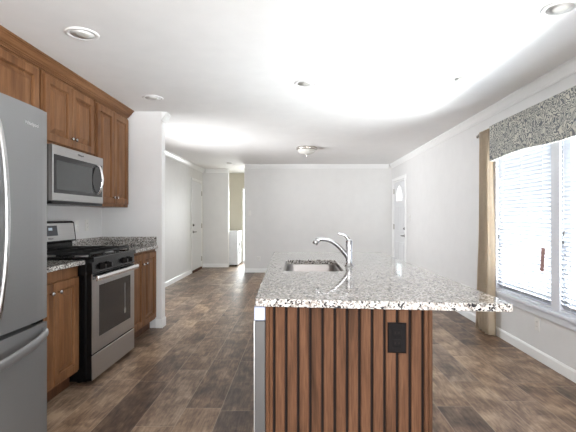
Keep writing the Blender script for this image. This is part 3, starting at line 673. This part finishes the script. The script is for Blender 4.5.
# ------------------------------------------------------------------ kitchen island
FL, FR, BL, BR = Vector((-.170, 1.635)), Vector((.778, 1.534)), Vector((-.228, 3.81)), Vector((.736, 3.81))
PLf, PRf = Vector((-.131, 1.661)), Vector((.502, 1.594))       # front panel corners
t = thing('kitchen_island', 'kitchen island with dark wood plank end and open counter overhang', 'island', (.25, 2.7, 0))
PLb, PRb = Vector((-.195, 3.77)), Vector((.455, 3.77))
v3 = lambda p, z: Vector((p.x, p.y, z))
du = (PRf - PLf); W = du.length; du /= W; dn = Vector((du.y, -du.x))          # dn points to the viewer
U3, N3 = Vector((du.x, du.y, 0)), Vector((dn.x, dn.y, 0))
b = bmesh.new(); ins = .022
A, Bq = PLf - dn * ins, PRf - dn * ins
# right side, back side and inner core panels (hollow, so sink and dishwasher sit inside)
def quadwall(b, p, q, th, z0, z1):
    d = (q - p).normalized(); n = Vector((-d.y, d.x)) * th
    prism(b, [v3(p, z0), v3(q, z0), v3(q + n, z0), v3(p + n, z0)], (0, 0, z1 - z0))
quadwall(b, Bq, PRb, .018, .001, .8835); quadwall(b, PRb, PLb, .018, .001, .8835)
body = obj('body', b, M['island'], t)
# front end: backing board dark, planks and corner stiles
b = bmesh.new(); prism(b, [v3(PLf - dn * .010, .001), v3(PRf - dn * .010, .001), v3(PRf - dn * .021, .001), v3(PLf - dn * .021, .001)], (0, 0, .8825)); obj('backing', b, M['groove'], t)
px0, px1 = 265.5, 432.4
u_of = lambda px: ((px - px0) / (px1 - px0)) * W
gr = [274.3 + 12.39 * k for k in range(13)]
edges = [265.5] + gr + [432.4]
for i, (a, c) in enumerate(zip(edges, edges[1:])):
    g0 = 0 if i == 0 else .005; g1 = 0 if i == len(edges) - 2 else .005
    u0, u1 = u_of(a) + g0, u_of(c) - g1; th = .010 if 0 < i < len(edges) - 2 else .013
    if i in (0, len(edges) - 2):
        m = (u0 + u1) / 2
        pc = bmesh.new(); O = v3(PLf - dn * .0095, .001)
        e = .0035
        prof = [(u0, 0), (u0, th - e), (u0 + e, th), (m - e, th), (m, th - e * 1.2), (m + e, th), (u1 - e, th), (u1, th - e), (u1, 0)]
        prism(pc, [O + U3 * a_ + N3 * d_ for a_, d_ in prof], (0, 0, .8825)); obj('corner_stile', pc, M['island'], t)
    else:
        pc = bmesh.new(); O = v3(PLf - dn * .0095, .001); e = .003
        prof = [(u0, 0), (u0, th - e), (u0 + e, th), (u1 - e, th), (u1, th - e), (u1, 0)]
        prism(pc, [O + U3 * a_ + N3 * d_ for a_, d_ in prof], (0, 0, .8825)); pl = obj('plank', pc, M['island'], t)
# cabinet fronts on the working side (left), beyond the dishwasher
sd = (PLb - PLf).normalized(); nl = Vector((-sd.y, sd.x)); S3, L3 = Vector((sd.x, sd.y, 0)), Vector((nl.x, nl.y, 0))
for s0, s1 in ((.655, 1.13), (1.135, 1.61), (1.615, 2.085)):
    d = obj('door', raised(bmesh.new(), v3(PLf + sd * s0, .12), S3, Z, L3, s1 - s0, .74), M['island'], t)
b = bmesh.new(); prism(b, [v3(PLf + sd * .645, .001), v3(PLf + sd * 2.10, .001), v3(PLf + sd * 2.10 - nl * .018, .001), v3(PLf + sd * .645 - nl * .018, .001)], (0, 0, .8825)); obj('face_frame', b, M['island'], t)
# black receptacle on the end
def plate(parent, O, U, V, N, mat, slot, w_=.070, h_=.115):
    p = obj('plate', loops_panel(bmesh.new(), O - U * w_ / 2 - V * h_ / 2, U, V, N, [(0, 0, w_, h_, .003), (.004, .004, w_ - .004, h_ - .004, .0055)]), mat, parent)
    return p
ou = u_of(397.9); O = v3(PLf, .773) + U3 * ou + N3 * .0012
t2 = thing('outlet', 'black electrical outlet on the plank end of the island', 'outlet', tuple(O), 'electrical outlets')
def outlet(t2, O, U, V, N, mat, mat2):
    p = plate(t2, O, U, V, N, mat, mat2)
    for s in (-1, 1):
        r_ = obj('receptacle', loops_panel(bmesh.new(), O - U * .0165 + V * (s * .0195 - .0145) + N * .005, U, V, N, [(0, 0, .033, .029, .001), (.003, .003, .030, .026, .002)]), mat, t2)
        b = bmesh.new()
        for q in (-.007, .007): loops_panel(b, O + U * (q - .0013) + V * (s * .0195 - .004) + N * .0077, U, V, N, [(0, 0, .0026, .009, .0003)])
        obj('slot', b, mat2, r_)
outlet(t2, O, U3, Z, N3, M['bplate'], M['groove'])
# countertop slab with the sink cut-out
SX0, SX1, SY0, SY1 = -.092, .262, 2.455, 3.12
ts = thing('island_countertop', 'polished speckled granite counter on the kitchen island', 'countertop', (.28, 2.7, .885))
b = bmesh.new(); z0, z1 = .885, .915
def rrect(x0, x1, y0, y1, r, k=5):
    out = []
    for cx, cy_, a in ((x1 - r, y0 + r, -90), (x1 - r, y1 - r, 0), (x0 + r, y1 - r, 90), (x0 + r, y0 + r, 180)):
        for i in range(k + 1): out.append((cx + r * math.cos(R(a + 90 * i / k)), cy_ + r * math.sin(R(a + 90 * i / k))))
    return out
def rquad(ps, r, k=4):
    out = []; n = len(ps)
    for i, p in enumerate(ps):
        a, c = ps[i - 1], ps[(i + 1) % n]; d0, d1 = (a - p).normalized(), (c - p).normalized()
        q0, q1 = p + d0 * r, p + d1 * r
        for j in range(k + 1):
            s = j / k; out.append(tuple((q0 * (1 - s) ** 2 + p * 2 * s * (1 - s) + q1 * s * s)))
    return out
outl = rquad([FL, FR, BR, BL], .012); hole = rrect(SX0, SX1, SY0, SY1, .05)
def le(pts, z):
    v = [b.verts.new((p[0], p[1], z)) for p in pts]; return [b.edges.new((v[i], v[(i + 1) % len(v)])) for i in range(len(v))]
eo = le(outl, z0); eh = le(hole, z0)
bmesh.ops.triangle_fill(b, edges=eo + eh, use_beauty=True)
r = bmesh.ops.extrude_face_region(b, geom=b.faces[:]); tv = [v for v in r['geom'] if isinstance(v, bmesh.types.BMVert)]
bmesh.ops.translate(b, vec=(0, 0, z1 - z0), verts=tv); bmesh.ops.recalc_face_normals(b, faces=b.faces)
ed = [e for e in b.edges if len(e.link_faces) == 2 and e.calc_face_angle(0) > 1.2 and abs(e.verts[0].co.z - e.verts[1].co.z) < 1e-5]
bmesh.ops.bevel(b, geom=ed, offset=.0025, segments=2, affect='EDGES', profile=.5)
obj('slab', b, M['granite'], ts)
# undermount sink
tk = thing('sink', 'stainless undermount sink set in the island counter', 'sink', ((SX0 + SX1) / 2, (SY0 + SY1) / 2, .66))
b = bmesh.new(); rings = []
for g_, z, rr in ((-.018, .8845, .06), (.006, .8845, .055), (.008, .878, .055), (.012, .72, .05), (.03, .693, .045), (.05, .689, .04)):
    rings.append([b.verts.new((p[0], p[1], z)) for p in rrect(SX0 - .0 + g_, SX1 - g_, SY0 + g_, SY1 - g_, rr)])
for a, c in zip(rings, rings[1:]):
    for i in range(len(a)): b.faces.new((a[i], a[(i + 1) % len(a)], c[(i + 1) % len(a)], c[i])).smooth = True
b.faces.new(rings[-1]); bmesh.ops.recalc_face_normals(b, faces=b.faces)
bmesh.ops.solidify(b, geom=b.faces[:], thickness=.0012)
obj('basin', b, M['sink'], tk)
obj('drain', lathe(bmesh.new(), [(.045, .690), (.045, .694), (.032, .694), (.028, .6905), (.0, .6905)], ((SX0 + SX1) / 2, (SY0 + SY1) / 2, 0), 'z', 24), M['chrome'], tk)
# faucet
qx, qy, qz = .322, 2.735, .9155
tf = thing('faucet', 'chrome pull-out kitchen faucet standing right of the sink', 'faucet', (qx, qy, qz))
b = bmesh.new(); lathe(b, [(.030, 0), (.030, .004), (.024, .008), (.021, .03), (.0205, .10), (.022, .135), (.021, .158), (.014, .170), (.0, .172)], (qx, qy, qz), 'z', 24); obj('body', b, M['chrome'], tf)
pth = smooth_path([(qx - .004, qy, qz + .050), (qx - .030, qy - .002, qz + .085), (qx - .070, qy - .006, qz + .128), (qx - .110, qy - .010, qz + .156), (qx - .150, qy - .014, qz + .170), (qx - .190, qy - .018, qz + .172), (qx - .212, qy - .02, qz + .160)])
n = len(pth); b = bmesh.new(); tube(b, pth, [.0165 - .003 * math.sin(math.pi * i / (n - 1)) for i in range(n)], 14); sp_ = obj('spout', b, M['chrome'], tf)
b = bmesh.new(); tube(b, [(qx - .203, qy - .019, qz + .166), (qx - .216, qy - .0205, qz + .152), (qx - .222, qy - .021, qz + .140)], [.0175, .019, .017], 14); obj('spray_head', b, M['chrome'], sp_)
b = bmesh.new(); hp = smooth_path([(qx - .002, qy, qz + .160), (qx - .008, qy, qz + .175), (qx - .022, qy - .002, qz + .192), (qx - .045, qy - .004, qz + .203), (qx - .072, qy - .006, qz + .208)])
n = len(hp); tube(b, hp, [.013 - .007 * i / (n - 1) for i in range(n)], 12); obj('lever', b, M['chrome'], tf)
# dishwasher at the near end of the working side
tw = thing('dishwasher', 'dishwasher built into the left side of the island, door edge showing', 'dishwasher', (.1, 1.98, 0))
P0 = PLf - dn * .0 + sd * .028; P1 = P0 + sd * .598
def sideblock(b, p, q, o0, o1, z0, z1, bev=0):
    prism(b, [v3(p + nl * o0, z0), v3(q + nl * o0, z0), v3(q + nl * o1, z0), v3(p + nl * o1, z0)], (0, 0, z1 - z0), bev)
b = bmesh.new(); sideblock(b, P0 + sd * .004, P1 - sd * .004, -.55, -.002, .10, .865); obj('tub', b, M['grey'], tw)
b = bmesh.new(); sideblock(b, P0 + sd * .02, P1 - sd * .02, -.5, -.06, .001, .0995); obj('toe_kick', b, M['black'], tw)
PD = PLf + sd * .004; PE = P1
b = bmesh.new(); sideblock(b, PD, PE, .001, .042, .11, .822, .003); dw = obj('door', b, M['grey'], tw)
b = bmesh.new(); sideblock(b, PD, PE, .001, .045, .8235, .878, .003); obj('control_panel', b, M['panel_sky'], tw, 'pale control strip along the door top')  # the strip's pale blue is a sky reflection put into its colour
b = bmesh.new(); sideblock(b, PD + sd * .002, PE, .0425, .0465, .11, .822); obj('steel_skin', b, M['steel'], dw)

# ------------------------------------------------------------------ laundry
t = thing('washing_machine', 'white washing machine seen through the hall opening', 'washing machine', (-1.86, 10.92, 0))
wx0, wx1, wy0, wy1 = -2.20, -1.528, 10.565, 11.255
obj('cabinet', box(bmesh.new(), wx0, wx1, wy0, wy1, .035, .845, .006), M['white'], t)
obj('top', box(bmesh.new(), wx0 - .002, wx1 + .004, wy0 - .004, wy1 + .002, .8455, .872, .006), M['white'], t)
obj('console', box(bmesh.new(), wx0, wx0 + .09, wy0 + .01, wy1 - .01, .8725, .97, .008), M['white'], t)
for x_ in (wx0 + .05, wx1 - .05):
    for y_ in (wy0 + .05, wy1 - .05): obj('foot', lathe(bmesh.new(), [(.02, .001), (.02, .012), (.012, .014), (.012, .034)], (x_, y_, 0), 'z', 10), M['bplate'], t)
d = obj('door', lathe(bmesh.new(), [(.20, 0), (.20, .012), (.15, .022), (.14, .012), (.0, .012)], (wx1 + .001, (wy0 + wy1) / 2, .48), 'x', 28), M['white'], t)
obj('handle', box(bmesh.new(), wx1 + .0225, wx1 + .035, wy0 + .14, wy0 + .165, .50, .62, .004), M['grey'], d)

# ------------------------------------------------------------------ ceiling fixtures
def can(x, y, label):
    t = thing('recessed_light', label, 'ceiling light', (x, y, CZ), 'recessed ceiling lights')
    obj('trim_ring', lathe(bmesh.new(), [(.070, -.001), (.074, -.006), (.090, -.010), (.098, -.006), (.100, -.001)], (x, y, CZ), 'z', 36), M['ceil'], t)
    obj('reflector', lathe(bmesh.new(), [(.0735, -.0065), (.066, -.0045), (.050, -.0030), (.046, -.0025), (.0, -.0025)], (x, y, CZ), 'z', 36), M['reflector'], t)
    obj('bulb', lathe(bmesh.new(), [(.044, -.0030), (.042, -.007), (.030, -.0105), (.0, -.012)], (x, y, CZ), 'z', 28), M['lens'], t)
    return t
cans = [((-1.38, 2.70), 'recessed ceiling light in front of the wall cabinets, nearest the refrigerator'), ((-1.43, 4.15), 'recessed ceiling light near the short wall past the cabinets'),
        ((.06, 3.70), 'recessed ceiling light above the island, between the dome light and viewer'), ((1.38, 3.57), 'recessed ceiling light over the counter overhang toward the valance'), ((1.46, 2.37), 'recessed ceiling light cut by the top edge, nearest the windows')]
c0 = can(*cans[0][0], cans[0][1])
for (x, y), lb in cans[1:]:
    c = copy_tree(c0); c.location = (x, y, CZ); c['label'] = lb
x, y = .13, 7.1
t = thing('dome_light', 'flush dome ceiling light with nickel band and glass bowl', 'ceiling light', (x, y, CZ))
obj('canopy', lathe(bmesh.new(), [(.06, -.001), (.165, -.001), (.175, -.012), (.175, -.035), (.165, -.045), (.155, -.046)], (x, y, CZ), 'z', 36), M['nickel'], t)
obj('bowl', lathe(bmesh.new(), [(.154, -.044), (.150, -.060), (.125, -.090), (.08, -.112), (.02, -.122), (.0, -.1225)], (x, y, CZ), 'z', 36), M['lens'], t)
obj('finial', lathe(bmesh.new(), [(.012, -.123), (.014, -.132), (.006, -.14), (.009, -.150), (.0, -.158)], (x, y, CZ), 'z', 16), M['nickel'], t)
x, y = -1.50, 9.15
t = thing('smoke_detector', 'round white smoke detector on the ceiling before the hall', 'smoke detector', (x, y, CZ))
obj('base', lathe(bmesh.new(), [(.070, -.001), (.070, -.010), (.066, -.012)], (x, y, CZ), 'z', 28), M['wplate'], t)
obj('cover', lathe(bmesh.new(), [(.062, -.0125), (.060, -.020), (.045, -.026), (.0, -.028)], (x, y, CZ), 'z', 28), M['wplate'], t)

# ------------------------------------------------------------------ wall plates
def wall_outlet(name, label, O, U, N, toggle=False):
    O = Vector(O) + N * .001
    if toggle:
        t = thing(name, label, 'light switch', tuple(O), 'light switches'); plate(t, O, U, Z, N, M['wplate'], None)
        obj('toggle', loops_panel(bmesh.new(), O - U * .006 - Z * .012 + N * .005, U, Z, N, [(0, 0, .012, .024, .003), (.002, .008, .010, .022, .010)]), M['wplate'], t)
    else:
        t = thing(name, label, 'outlet', tuple(O), 'electrical outlets'); outlet(t, O, U, Z, N, M['wplate'], M['groove'])
wall_outlet('outlet', 'white outlet low on the right wall below the windows', (XR, 3.66, .306), -Y, -X)
wall_outlet('outlet', 'white outlet above the granite counter, nearer the short wall', (XK, 4.37, 1.145), Y, X)
wall_outlet('light_switch', 'white switch plate above the counter beside the range backguard', (XK, 4.17, 1.14), Y, X, True)
wall_outlet('outlet', 'white outlet low on the far wall beside the hall opening', (-.89, YB, .30), X, -Y)
wall_outlet('light_switch', 'white switch on the far wall beside the hall opening', (-1.10, YB, 1.31), X, -Y, True)
wall_outlet('light_switch', 'white switch on the right wall beside the front door', (XR, 7.85, 1.22), -Y, -X, True)
